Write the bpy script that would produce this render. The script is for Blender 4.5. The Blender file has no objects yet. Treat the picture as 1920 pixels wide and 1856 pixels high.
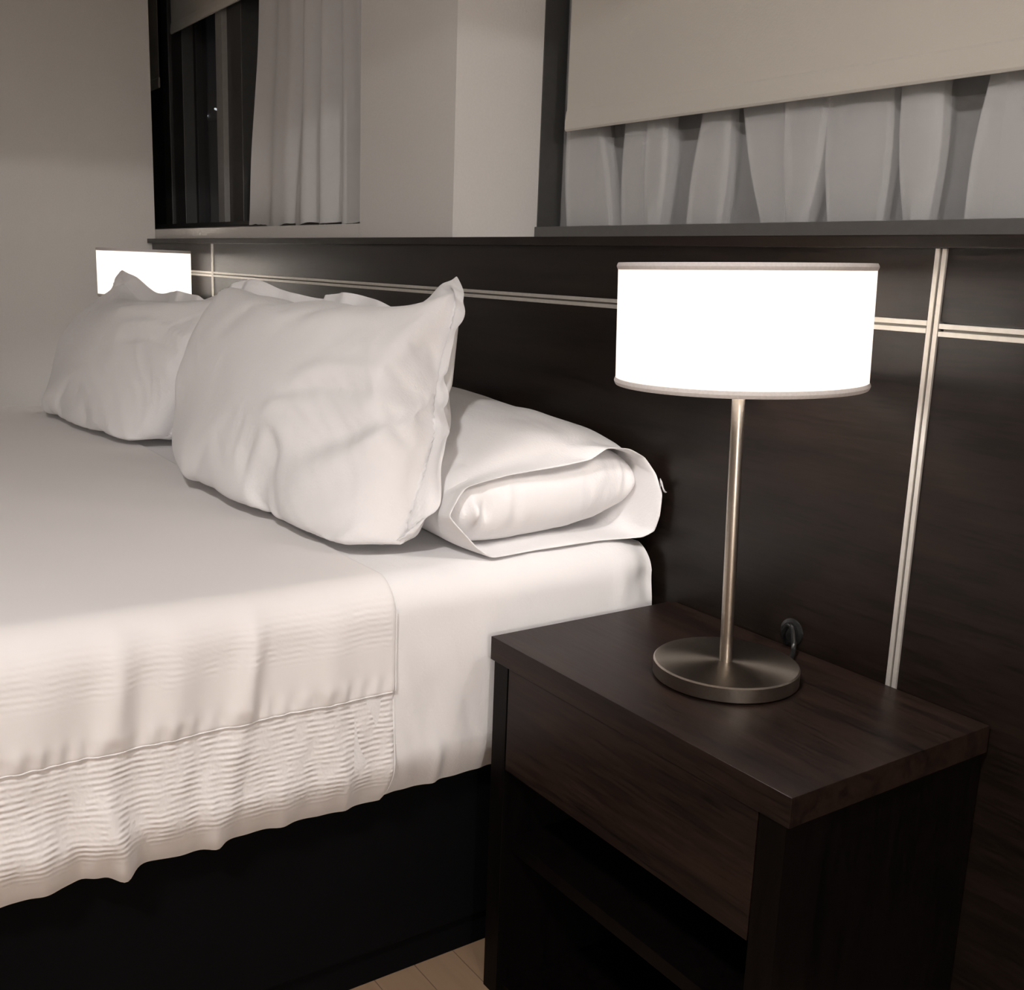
import bpy, bmesh, math, random
import numpy as np
from mathutils import Vector, Matrix, noise

sc = bpy.context.scene
C = sc.collection
PI = math.pi

# ---------------------------------------------------------------- camera
YAW, PITCH, ROLL, FPX = .96058, .20892, -.03741, 1998.93
def cam_axes():
    f = np.array([-math.sin(YAW)*math.cos(PITCH), math.cos(YAW)*math.cos(PITCH), -math.sin(PITCH)])
    r0 = np.array([math.cos(YAW), math.sin(YAW), 0]); d0 = np.cross(f, r0)
    r = math.cos(ROLL)*r0+math.sin(ROLL)*d0; d = -math.sin(ROLL)*r0+math.cos(ROLL)*d0
    return r, d, f
r_, d_, f_ = cam_axes()
cam = bpy.data.cameras.new('camera'); co = bpy.data.objects.new('camera', cam); C.objects.link(co)
cam.sensor_fit = 'HORIZONTAL'; cam.sensor_width = 36; cam.lens = FPX/1920*36; cam.clip_start = .02
M = Matrix(((r_[0], -d_[0], -f_[0], 0), (r_[1], -d_[1], -f_[1], -1.25), (r_[2], -d_[2], -f_[2], 1.15), (0, 0, 0, 1)))
co.matrix_world = M
sc.camera = co

# ---------------------------------------------------------------- world, exposure, room lights
w = bpy.data.worlds.new('night'); sc.world = w; w.use_nodes = True
w.node_tree.nodes['Background'].inputs[0].default_value = (.0015, .0016, .002, 1)
sc.view_settings.view_transform = 'Standard'; sc.view_settings.look = 'None'
sc.view_settings.exposure = 0.09; sc.view_settings.gamma = 1; sc.view_settings.use_curve_mapping = False

BULB = 132.        # radiance of the lamp bulbs
def point(name, loc, power, col, rad):
    l = bpy.data.lights.new(name, 'POINT'); l.energy = power; l.color = col; l.shadow_soft_size = rad
    o = bpy.data.objects.new(name, l); C.objects.link(o); o.location = loc; return o
def area(name, loc, power, col, size, direction):
    l = bpy.data.lights.new(name, 'AREA'); l.shape = 'DISK'; l.energy = power; l.color = col; l.size = size
    o = bpy.data.objects.new(name, l); C.objects.link(o); o.location = loc
    o.rotation_euler = Vector(direction).to_track_quat('-Z', 'Y').to_euler(); return o
HALL = point('hall_light', (6.0, -3.2, 2.30), 280, (1, .965, .95), .04)
CEIL = area('ceiling_light_source', (-.2, -1.8, 2.52), 42, (1, .965, .95), .22, (0, 0, -1))

# ---------------------------------------------------------------- materials
def newmat(name):
    m = bpy.data.materials.new(name); m.use_nodes = True
    nt = m.node_tree; b = nt.nodes['Principled BSDF']; return m, nt, b
def nd(nt, t, **k):
    n = nt.nodes.new(t)
    for a, v in k.items(): setattr(n, a, v)
    return n
def bump(nt, b, hsock, strength, dist):
    bp = nd(nt, 'ShaderNodeBump'); bp.inputs['Strength'].default_value = strength; bp.inputs['Distance'].default_value = dist
    nt.links.new(hsock, bp.inputs['Height']); nt.links.new(bp.outputs[0], b.inputs['Normal']); return bp
def plain(name, col, rough=.5, metal=0., nscale=40, namt=.06, bumpd=0., spec=.5):
    m, nt, b = newmat(name)
    b.inputs['Roughness'].default_value = rough; b.inputs['Metallic'].default_value = metal
    b.inputs['Specular IOR Level'].default_value = spec
    tc = nd(nt, 'ShaderNodeTexCoord'); n = nd(nt, 'ShaderNodeTexNoise'); n.inputs['Scale'].default_value = nscale; n.inputs['Detail'].default_value = 4
    nt.links.new(tc.outputs['Object'], n.inputs['Vector'])
    r = nd(nt, 'ShaderNodeValToRGB'); e = r.color_ramp.elements
    e[0].position = .3; e[1].position = .7
    e[0].color = (*[c*(1-namt) for c in col], 1); e[1].color = (*[min(1, c*(1+namt)) for c in col], 1)
    nt.links.new(n.outputs['Fac'], r.inputs[0]); nt.links.new(r.outputs[0], b.inputs['Base Color'])
    if bumpd: bump(nt, b, n.outputs['Fac'], .5, bumpd)
    return m
def wood(name, dark, light, rough, scale, axis='x', spec=.5, bumpd=.0004):
    """streaky laminate; grain runs along the given axis"""
    m, nt, b = newmat(name)
    b.inputs['Specular IOR Level'].default_value = spec
    tc = nd(nt, 'ShaderNodeTexCoord'); mp = nd(nt, 'ShaderNodeMapping')
    s = {'x': (1.2, 14, 14), 'y': (14, 1.2, 14), 'z': (14, 14, 1.2)}[axis]
    mp.inputs['Scale'].default_value = [a*scale for a in s]
    nt.links.new(tc.outputs['Object'], mp.inputs[0])
    n1 = nd(nt, 'ShaderNodeTexNoise'); n1.inputs['Scale'].default_value = 1.; n1.inputs['Detail'].default_value = 6; n1.inputs['Roughness'].default_value = .7; n1.inputs['Distortion'].default_value = .4
    nt.links.new(mp.outputs[0], n1.inputs['Vector'])
    mp2 = nd(nt, 'ShaderNodeMapping'); mp2.inputs['Scale'].default_value = [a*scale*7 for a in s]; nt.links.new(tc.outputs['Object'], mp2.inputs[0])
    n2 = nd(nt, 'ShaderNodeTexNoise'); n2.inputs['Scale'].default_value = 1.; n2.inputs['Detail'].default_value = 3
    nt.links.new(mp2.outputs[0], n2.inputs['Vector'])
    mx = nd(nt, 'ShaderNodeMath', operation='MULTIPLY_ADD'); mx.inputs[1].default_value = .5; nt.links.new(n2.outputs['Fac'], mx.inputs[0])
    nt.links.new(n1.outputs['Fac'], mx.inputs[2])
    r = nd(nt, 'ShaderNodeValToRGB'); e = r.color_ramp.elements; e[0].position = .52; e[1].position = .98
    e[0].color = (*dark, 1); e[1].color = (*light, 1)
    nt.links.new(mx.outputs[0], r.inputs[0]); nt.links.new(r.outputs[0], b.inputs['Base Color'])
    rr = nd(nt, 'ShaderNodeMapRange'); rr.inputs['To Min'].default_value = rough-.06; rr.inputs['To Max'].default_value = rough+.08
    nt.links.new(n2.outputs['Fac'], rr.inputs['Value']); nt.links.new(rr.outputs[0], b.inputs['Roughness'])
    bump(nt, b, mx.outputs[0], .5, bumpd)
    return m
def fabric(name, col, rough=.9, weave=1400, trans=0., wr=0., wrs=7.):
    m, nt, b = newmat(name)
    b.inputs['Base Color'].default_value = (*col, 1); b.inputs['Roughness'].default_value = rough
    b.inputs['Specular IOR Level'].default_value = .25
    b.inputs['Sheen Weight'].default_value = .15; b.inputs['Sheen Roughness'].default_value = .5
    tc = nd(nt, 'ShaderNodeTexCoord')
    n = nd(nt, 'ShaderNodeTexNoise'); n.inputs['Scale'].default_value = 260; n.inputs['Detail'].default_value = 3
    nt.links.new(tc.outputs['Object'], n.inputs['Vector'])
    n2 = nd(nt, 'ShaderNodeTexNoise'); n2.inputs['Scale'].default_value = wrs; n2.inputs['Detail'].default_value = 5; n2.inputs['Distortion'].default_value = .6
    nt.links.new(tc.outputs['Object'], n2.inputs['Vector'])
    ma = nd(nt, 'ShaderNodeMath', operation='MULTIPLY_ADD'); ma.inputs[1].default_value = .0006; nt.links.new(n.outputs['Fac'], ma.inputs[0])
    mb = nd(nt, 'ShaderNodeMath', operation='MULTIPLY'); mb.inputs[1].default_value = wr; nt.links.new(n2.outputs['Fac'], mb.inputs[0])
    nt.links.new(mb.outputs[0], ma.inputs[2])
    bump(nt, b, ma.outputs[0], .8, 1.)
    return m
M_wall = plain('painted_plaster', (.66, .64, .61), .9, nscale=180, namt=.02, bumpd=.0006, spec=.2)
M_ceil = plain('ceiling_paint', (.72, .69, .65), .95, nscale=120, namt=.02, spec=.1)
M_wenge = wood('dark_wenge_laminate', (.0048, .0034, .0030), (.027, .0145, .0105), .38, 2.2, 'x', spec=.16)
M_head = wood('dark_headboard_laminate', (.0032, .0023, .0019), (.0165, .0100, .0072), .33, 2.2, 'x', spec=.30)
M_wenge_shade = wood('shaded_wenge_side', (.0014, .0011, .0010), (.0045, .003, .0026), .42, 2.2, 'z', spec=.08)  # same wenge, darkened: shade of sides and interior put into the colour
M_black = plain('black_bed_fabric', (.0025, .0025, .0027), .8, nscale=300, namt=.2, spec=.06)
M_alu = plain('brushed_aluminium', (.66, .63, .58), .38, .55, nscale=90, namt=.05)
M_nickel = plain('brushed_nickel', (.40, .355, .305), .30, 1., nscale=200, namt=.04)
def brushed(axis, rot):
    m = M_nickel.copy(); nt = m.node_tree; b = nt.nodes['Principled BSDF']; b.inputs['Anisotropic'].default_value = .75; b.inputs['Anisotropic Rotation'].default_value = rot
    t = nd(nt, 'ShaderNodeTangent', direction_type='RADIAL', axis=axis); nt.links.new(t.outputs[0], b.inputs['Tangent']); return m
M_nickel_spun = brushed('Z', 0.)
M_frame = plain('grey_window_aluminium', (.085, .083, .08), .45, .3, nscale=60, namt=.05)
M_frame_d = plain('dark_window_aluminium', (.02, .02, .021), .5, .2, nscale=60, namt=.05)
M_rail = plain('grey_painted_rail', (.105, .10, .095), .6, 0, nscale=60, namt=.05)
M_apron = plain('pale_grey_apron', (.36, .34, .325), .7, 0, nscale=60, namt=.05)
M_post_lit = plain('lamplit_window_post', (.30, .29, .275), .5, 0, nscale=60, namt=.05)  # frame metal lightened: glow of the left lamp put into the colour
M_groove = plain('dull_strip_groove', (.13, .12, .10), .6, 0, nscale=60)
M_cord = plain('black_rubber', (.01, .01, .01), .3, nscale=60)
M_linen = fabric('white_cotton', (.80, .78, .775), wr=.006, wrs=6)
M_linen_p = fabric('white_pillow_cotton', (.80, .78, .778), wr=.005, wrs=9)
M_blind = fabric('beige_blind_cloth', (.54, .51, .455), wr=0)
def floor_mat():
    m, nt, b = newmat('light_laminate_floor')
    tc = nd(nt, 'ShaderNodeTexCoord'); br = nd(nt, 'ShaderNodeTexBrick')
    br.inputs['Scale'].default_value = 1; br.inputs['Brick Width'].default_value = .9; br.inputs['Row Height'].default_value = .075
    br.inputs['Mortar Size'].default_value = .0008; br.offset = .37
    br.inputs['Color1'].default_value = (.26, .165, .10, 1); br.inputs['Color2'].default_value = (.33, .22, .14, 1); br.inputs['Mortar'].default_value = (.14, .085, .05, 1)
    nt.links.new(tc.outputs['Object'], br.inputs['Vector'])
    mp = nd(nt, 'ShaderNodeMapping'); mp.inputs['Scale'].default_value = (3, 45, 1); nt.links.new(tc.outputs['Object'], mp.inputs[0])
    n = nd(nt, 'ShaderNodeTexNoise'); n.inputs['Scale'].default_value = 1; n.inputs['Detail'].default_value = 5; nt.links.new(mp.outputs[0], n.inputs['Vector'])
    r = nd(nt, 'ShaderNodeMapRange'); r.inputs['To Min'].default_value = .8; r.inputs['To Max'].default_value = 1.2; nt.links.new(n.outputs['Fac'], r.inputs['Value'])
    mx = nd(nt, 'ShaderNodeVectorMath', operation='SCALE'); nt.links.new(br.outputs['Color'], mx.inputs[0]); nt.links.new(r.outputs[0], mx.inputs['Scale'])
    nt.links.new(mx.outputs[0], b.inputs['Base Color']); b.inputs['Roughness'].default_value = .45
    return m
M_floor = floor_mat()
def shade_mat():
    m = bpy.data.materials.new('white_shade_cloth'); m.use_nodes = True; nt = m.node_tree; nt.nodes.remove(nt.nodes['Principled BSDF'])
    out = nt.nodes['Material Output']
    d = nd(nt, 'ShaderNodeBsdfDiffuse'); t = nd(nt, 'ShaderNodeBsdfTranslucent'); mx = nd(nt, 'ShaderNodeMixShader')
    n = nd(nt, 'ShaderNodeTexNoise'); n.inputs['Scale'].default_value = 300
    tc = nd(nt, 'ShaderNodeTexCoord'); nt.links.new(tc.outputs['Object'], n.inputs['Vector'])
    r = nd(nt, 'ShaderNodeMapRange'); r.inputs['To Min'].default_value = .70; r.inputs["To Max"].default_value = .74; nt.links.new(n.outputs['Fac'], r.inputs['Value'])
    nt.links.new(r.outputs[0], mx.inputs[0])
    d.inputs[0].default_value = (.86, .83, .79, 1); t.inputs[0].default_value = (.88, .86, .83, 1)
    nt.links.new(d.outputs[0], mx.inputs[1]); nt.links.new(t.outputs[0], mx.inputs[2]); nt.links.new(mx.outputs[0], out.inputs[0])
    return m
M_shade = shade_mat()
M_trim = plain('white_shade_trim', (.62, .58, .56), .8, nscale=300)
def bulb_mat():
    m, nt, b = newmat('lit_bulb_glass'); b.inputs['Emission Color'].default_value = (1, .95, .92, 1); b.inputs['Emission Strength'].default_value = BULB
    return m
M_bulb = bulb_mat()
def sheer_mat(name, col, op, tl=.35):
    m = bpy.data.materials.new(name); m.use_nodes = True; nt = m.node_tree; nt.nodes.remove(nt.nodes['Principled BSDF'])
    out = nt.nodes['Material Output']
    d = nd(nt, 'ShaderNodeBsdfDiffuse'); t = nd(nt, 'ShaderNodeBsdfTranslucent'); mx = nd(nt, 'ShaderNodeMixShader'); mx.inputs[0].default_value = tl
    tr = nd(nt, 'ShaderNodeBsdfTransparent'); m2 = nd(nt, 'ShaderNodeMixShader')
    d.inputs[0].default_value = (*col, 1); t.inputs[0].default_value = (*col, 1)
    nt.links.new(d.outputs[0], mx.inputs[1]); nt.links.new(t.outputs[0], mx.inputs[2])
    tc = nd(nt, 'ShaderNodeTexCoord'); n = nd(nt, 'ShaderNodeTexNoise'); n.inputs['Scale'].default_value = 22; n.inputs['Detail'].default_value = 6; n.inputs['Distortion'].default_value = 1.5
    nt.links.new(tc.outputs['Object'], n.inputs['Vector'])
    r = nd(nt, 'ShaderNodeMapRange'); r.inputs['From Min'].default_value = .3; r.inputs['From Max'].default_value = .7
    r.inputs['To Min'].default_value = op-.012; r.inputs['To Max'].default_value = min(1, op+.012); nt.links.new(n.outputs['Fac'], r.inputs['Value'])
    nt.links.new(r.outputs[0], m2.inputs[0]); nt.links.new(tr.outputs[0], m2.inputs[1]); nt.links.new(mx.outputs[0], m2.inputs[2]); nt.links.new(m2.outputs[0], out.inputs[0])
    return m
M_sheer = sheer_mat('white_sheer_voile', (.93, .92, .91), .23, .2)
M_sheer2 = sheer_mat('white_curtain_voile', (.80, .785, .775), .88, .12)
def glass_mat():
    m, nt, b = newmat('window_glass'); b.inputs['Base Color'].default_value = (1, 1, 1, 1)
    b.inputs['Transmission Weight'].default_value = 1; b.inputs['Roughness'].default_value = 0; b.inputs['IOR'].default_value = 1.45
    return m
M_glass = glass_mat()
def coverlet_mat():
    """white cotton; the panels woven with fine horizontal ribs on the hanging side"""
    m, nt, b = newmat('ribbed_white_coverlet')
    b.inputs['Base Color'].default_value = (.80, .765, .75, 1); b.inputs['Roughness'].default_value = .85; b.inputs['Specular IOR Level'].default_value = .25
    b.inputs['Sheen Weight'].default_value = .15
    tc = nd(nt, 'ShaderNodeTexCoord'); sp = nd(nt, 'ShaderNodeSeparateXYZ'); nt.links.new(tc.outputs['Object'], sp.inputs[0])
    dn = nd(nt, 'ShaderNodeTexNoise'); dn.inputs['Scale'].default_value = 14; dn.inputs['Detail'].default_value = 3; nt.links.new(tc.outputs['Object'], dn.inputs['Vector'])
    z = nd(nt, 'ShaderNodeMath', operation='MULTIPLY_ADD'); z.inputs[1].default_value = .010; nt.links.new(dn.outputs['Fac'], z.inputs[0]); nt.links.new(sp.outputs['Z'], z.inputs[2])
    s = nd(nt, 'ShaderNodeMath', operation='MULTIPLY'); s.inputs[1].default_value = 2*PI/.0085; nt.links.new(z.outputs[0], s.inputs[0])
    sn = nd(nt, 'ShaderNodeMath', operation='SINE'); nt.links.new(s.outputs[0], sn.inputs[0])
    mk = nd(nt, 'ShaderNodeTexNoise'); mk.inputs['Detail'].default_value = 2; mk.inputs['Scale'].default_value = 1
    mp = nd(nt, 'ShaderNodeMapping'); mp.inputs['Scale'].default_value = (1, 62, 34); nt.links.new(tc.outputs['Object'], mp.inputs[0]); nt.links.new(mp.outputs[0], mk.inputs['Vector'])
    mr = nd(nt, 'ShaderNodeMapRange'); mr.inputs['From Min'].default_value = .33; mr.inputs['From Max'].default_value = .68; nt.links.new(mk.outputs['Fac'], mr.inputs['Value'])
    zlo = nd(nt, 'ShaderNodeMapRange'); zlo.inputs['From Min'].default_value = .375; zlo.inputs['From Max'].default_value = .40; nt.links.new(sp.outputs['Z'], zlo.inputs['Value'])
    zhi = nd(nt, 'ShaderNodeMapRange'); zhi.inputs['From Min'].default_value = .532; zhi.inputs['From Max'].default_value = .530; nt.links.new(sp.outputs['Z'], zhi.inputs['Value'])
    z3 = nd(nt, 'ShaderNodeMapRange'); z3.inputs['From Min'].default_value = .60; z3.inputs['From Max'].default_value = .62; nt.links.new(sp.outputs['Z'], z3.inputs['Value'])
    z4 = nd(nt, 'ShaderNodeMapRange'); z4.inputs['From Min'].default_value = .690; z4.inputs['From Max'].default_value = .665; z4.inputs['To Max'].default_value = .3; nt.links.new(sp.outputs['Z'], z4.inputs['Value'])
    def mul(a, c):
        q = nd(nt, 'ShaderNodeMath', operation='MULTIPLY'); nt.links.new(a, q.inputs[0]); nt.links.new(c, q.inputs[1]); return q.outputs[0]
    lo = mul(zlo.outputs[0], zhi.outputs[0]); hi = mul(z3.outputs[0], z4.outputs[0])
    ad = nd(nt, 'ShaderNodeMath', operation='ADD'); nt.links.new(lo, ad.inputs[0]); nt.links.new(hi, ad.inputs[1])
    h = mul(mul(sn.outputs[0], mr.outputs[0]), ad.outputs[0])
    hs = nd(nt, 'ShaderNodeMath', operation='MULTIPLY'); hs.inputs[1].default_value = .0010; nt.links.new(h, hs.inputs[0])
    # small blisters between the ribs
    bl = nd(nt, 'ShaderNodeMath', operation='MULTIPLY'); bl.inputs[1].default_value = .004; nt.links.new(mul(mk.outputs['Fac'], lo), bl.inputs[0])
    a2 = nd(nt, 'ShaderNodeMath', operation='ADD'); nt.links.new(hs.outputs[0], a2.inputs[0]); nt.links.new(bl.outputs[0], a2.inputs[1])
    bump(nt, b, a2.outputs[0], .7, 1.)
    return m
M_cover = coverlet_mat()

# ---------------------------------------------------------------- helpers
def link(name, me, mat, parent=None, smooth=False, sharp=0):
    o = bpy.data.objects.new(name, me); C.objects.link(o)
    if mat: me.materials.append(mat)
    if smooth:
        for p in me.polygons: p.use_smooth = True
        if sharp: me.set_sharp_from_angle(angle=math.radians(sharp))
    if parent: o.parent = parent
    return o
def obj(name, bm, mat, parent=None, smooth=False):
    bmesh.ops.recalc_face_normals(bm, faces=bm.faces)
    me = bpy.data.meshes.new(name); bm.to_mesh(me); bm.free(); return link(name, me, mat, parent, smooth, 35)
def pymesh(name, V, F, mat, parent=None, smooth=True, sub=0, sharp=0):
    me = bpy.data.meshes.new(name); me.from_pydata([tuple(v) for v in V], [], F); me.update()
    o = link(name, me, mat, parent, smooth, sharp)
    if sub:
        s = o.modifiers.new('smooth', 'SUBSURF'); s.levels = s.render_levels = sub
    return o
def box(bm, x0, x1, y0, y1, z0, z1, bev=0.):
    r = bmesh.ops.create_cube(bm, size=1); vs = r['verts']
    for v in vs: v.co = Vector(((x0+x1)/2+v.co.x*(x1-x0), (y0+y1)/2+v.co.y*(y1-y0), (z0+z1)/2+v.co.z*(z1-z0)))
    if bev:
        es = list({e for v in vs for e in v.link_edges})
        bmesh.ops.bevel(bm, geom=es, offset=bev, segments=2, profile=.6, affect='EDGES')
    return bm
def bx(*a, bev=0.): return box(bmesh.new(), *a, bev=bev)
def empty(name, loc):
    o = bpy.data.objects.new(name, None); C.objects.link(o); o.location = loc; o.empty_display_size = .05; return o
def tag(o, label, cat, group=None, kind=None):
    o['label'] = label; o['category'] = cat
    if group: o['group'] = group
    if kind: o['kind'] = kind
    return o
def struct(o): o['kind'] = 'structure'; return o
def lathe(prof, n=64, close=False):
    bm = bmesh.new(); rings = []
    for r, z in prof:
        rings.append([bm.verts.new((r*math.cos(2*PI*i/n), r*math.sin(2*PI*i/n), z)) for i in range(n)] if r > 1e-6 else [bm.verts.new((0, 0, z))])
    prs = list(zip(rings, rings[1:]))
    if close: prs.append((rings[-1], rings[0]))
    for a, b in prs:
        for i in range(n):
            q = [a[i % len(a)], a[(i+1) % len(a)], b[(i+1) % len(b)], b[i % len(b)]]
            q = [v for k, v in enumerate(q) if v not in q[:k]]
            if len(q) > 2: bm.faces.new(q)
    return bm
def catmull(P, n, closed=False):
    P = [Vector(p) for p in P]; out = []
    N = len(P); segs = N if closed else N-1
    g = (lambda i: P[i % N]) if closed else (lambda i: P[max(0, min(N-1, i))])
    for s in range(segs):
        for k in range(n):
            t = k/n; a, b, c, d = g(s-1), g(s), g(s+1), g(s+2)
            out.append(.5*((2*b)+(c-a)*t+(2*a-5*b+4*c-d)*t*t+(-a+3*b-3*c+d)*t**3))
    if not closed: out.append(P[-1])
    return out
def tube(pts, r, n=10):
    bm = bmesh.new(); rings = []
    for i, p in enumerate(pts):
        p = Vector(p); t = (Vector(pts[min(i+1, len(pts)-1)])-Vector(pts[max(i-1, 0)])).normalized()
        u = t.cross(Vector((.123, .2, .97))).normalized(); v = t.cross(u)
        rings.append([bm.verts.new(p+r*(math.cos(2*PI*k/n)*u+math.sin(2*PI*k/n)*v)) for k in range(n)])
    for a, b in zip(rings, rings[1:]):
        for k in range(n): bm.faces.new((a[k], a[(k+1) % n], b[(k+1) % n], b[k]))
    bm.faces.new(rings[0][::-1]); bm.faces.new(rings[-1])
    return bm
def sstep(a, b, x):
    t = max(0., min(1., (x-a)/(b-a))); return t*t*(3-2*t)
def nz(x, y, z=0.): return noise.noise(Vector((x, y, z)))

# ---------------------------------------------------------------- room shell
W = .236
XL, XR, YF = -4.30, 7.0, -4.6
struct(obj('floor', bx(-5.7, XR+.1, YF-.1, .6, -.1, 0), M_floor))
struct(obj('ceiling', bx(-5.7, XR+.1, YF-.1, .6, 2.62, 2.72), M_ceil))
bm = bmesh.new()
box(bm, -5.7, XR, .021, .40, 0, 1.208)                 # low wall under the windows
box(bm, -5.7, -2.526, .021, .060, 1.208, 1.249)
box(bm, -2.525, -2.072, .012, .240, 1.2128, 2.62)       # pier between the windows
box(bm, -2.46, -2.135, .240, .40, 1.208, 2.62)
box(bm, 1.6, XR, .012, .36, 1.208, 2.62)
box(bm, -5.7, -2.525, .19, .40, 2.42, 2.62); box(bm, -2.072, 1.6, .19, .40, 2.42, 2.62)
struct(obj('wall_back', bm, M_wall))
struct(obj('wall_left', bx(XL-.12, XL, YF, .020, 0, 2.62), M_wall))
struct(obj('wall_right', bx(XR, XR+.1, YF, .4, 0, 2.62), M_wall))
struct(obj('wall_front', bx(-5.7, XR, YF-.1, YF, 0, 2.62), M_wall))
struct(obj('wall_side', bx(-5.72, -5.62, YF, .42, 0, 2.62), M_wall))
struct(obj('light_cutoff_bulkhead', bx(1.0, 1.12, YF, .012, 1.907, 2.62), M_wall))   # unseen bulkhead before the entry hall, added to cut its light off the left wall

# windows
win = struct(empty('window_1', (-3.9, .26, 1.21)))
def wpart(root, name, bm, mat):
    o = obj(name, bm, mat, root); o.matrix_parent_inverse = Matrix.Translation(-root.location); return o
wpart(win, 'bottom_rail', bx(-5.62, -2.53, .238, .36, 1.208, 1.272, bev=.002), M_apron)
wpart(win, 'sill_lip', bx(-5.62, -2.53, .226, .36, 1.272, 1.286, bev=.002), M_frame)
for (a, b, y0, mat) in ((-5.62, -4.952, .33, M_frame_d), (-4.945, -4.852, .262, M_frame), (-4.838, -4.70, .272, M_frame), (-4.87, -4.67, .32, M_frame_d),
                   (-4.245, -4.175, .255, M_post_lit), (-4.175, -4.125, .275, M_frame), (-4.112, -4.01, .268, M_frame), (-3.6, -3.5, .268, M_frame), (-2.62, -2.53, .262, M_frame)):
    wpart(win, 'frame_post', bx(a, b, y0, .37, 1.286, 2.42, bev=.002), mat)
wpart(win, 'glass_pane', bx(-5.62, -2.53, .345, .350, 1.28, 2.42), M_glass)
win2 = struct(empty('window_2', (-.3, .26, 1.21)))
wpart(win2, 'bottom_rail', bx(-2.070, 1.6, .232, .40, 1.209, 1.247, bev=.002), M_rail)
wpart(win2, 'frame_post', bx(-2.134, -2.0725, .241, .40, 1.247, 2.42, bev=.002), M_frame)
wpart(win2, 'frame_post', bx(-2.071, -1.97, .325, .40, 1.247, 2.42, bev=.002), M_frame)
wpart(win2, 'frame_post', bx(-1.0, -.93, .345, .40, 1.247, 2.42, bev=.002), M_frame_d)
wpart(win2, 'glass_pane', bx(-1.97, 1.6, .372, .377, 1.24, 2.42), M_glass)

# two far lights glimpsed through the dark pane
m_far, nt_, b_ = newmat('distant_lit_tube'); b_.inputs['Emission Color'].default_value = (.9, .95, 1, 1); b_.inputs['Emission Strength'].default_value = .8
for (x0, z0, x1, z1, lab) in ((-12.54, 2.731, -12.29, 2.697, 'lower left one of two faint light streaks outside the dark left window'), (-12.03, 2.746, -11.88, 2.721, 'upper right one of two faint light streaks outside the dark left window')):
    tag(obj('outdoor_light', tube([(x0, 3, z0), ((x0+x1)/2, 3, (z0+z1)/2-.004), (x1, 3, z1)], .011, 8), m_far, None, True), lab, 'light', 'lights outside the window')

bld = tag(empty('building', (-13, 4, 0)), 'dark neighbouring building barely visible outside through the left window at night', 'building')
for n_, b3 in (('facade', bx(-17, -9.5, 3.3, 7, -1, 2.62)), ('eave', bx(-17.2, -9.3, 3.012, 7.2, 2.62, 2.95, bev=.02))):
    o_ = obj(n_, b3, M_rail, bld); o_.matrix_parent_inverse = Matrix.Translation(-bld.location)

# roller blinds (cloth + weighted hem bar inside the bottom pocket)
def blind(x0, x1, z0, y, label, far=False):
    r = empty('roller_blind', ((x0+x1)/2, y, z0))
    V = []; F = []
    prof = [(0, 2.42), (0, z0+.044), (-.0022, z0+.040), (-.0045, z0+.02), (-.0045, z0+.004), (-.002, z0), (.002, z0), (.004, z0+.004), (.004, z0+.04), (.0012, z0+.044), (.0012, 2.42)]
    n = 24
    for i in range(n+1):
        x = x0+(x1-x0)*i/n
        for (dy, z) in prof: V.append((x, y+dy+.0012*nz(x*2.5, z*2), z))
    k = len(prof)
    for i in range(n):
        for j in range(k-1): F.append((i*k+j, (i+1)*k+j, (i+1)*k+j+1, i*k+j+1))
    for i in (0, n):
        for j in range(k//2): F.append((i*k+j, i*k+j+1, i*k+k-2-j, i*k+k-1-j))
    c = pymesh('blind_cloth', V, F, M_blind, r, smooth=False); c.matrix_parent_inverse = Matrix.Translation(-r.location)
    t = tube([(x0-.01, y+.03, 2.385), (x1+.01, y+.03, 2.385)], .028, 20); wpart(r, 'roller_tube', t, M_alu)
    return tag(r, label, 'blind', 'roller blinds')
blind(-1.969, 1.5, 1.450, W, 'wide beige roller blind over the right window, lowered almost to the sill')
blind(-4.716, -2.60, 2.05, W, 'beige roller blind half raised behind the white curtain of the left window')
blind(-5.58, -4.905, 1.861, W, 'narrow sliver of beige roller blind seen past the left wall edge')

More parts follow.
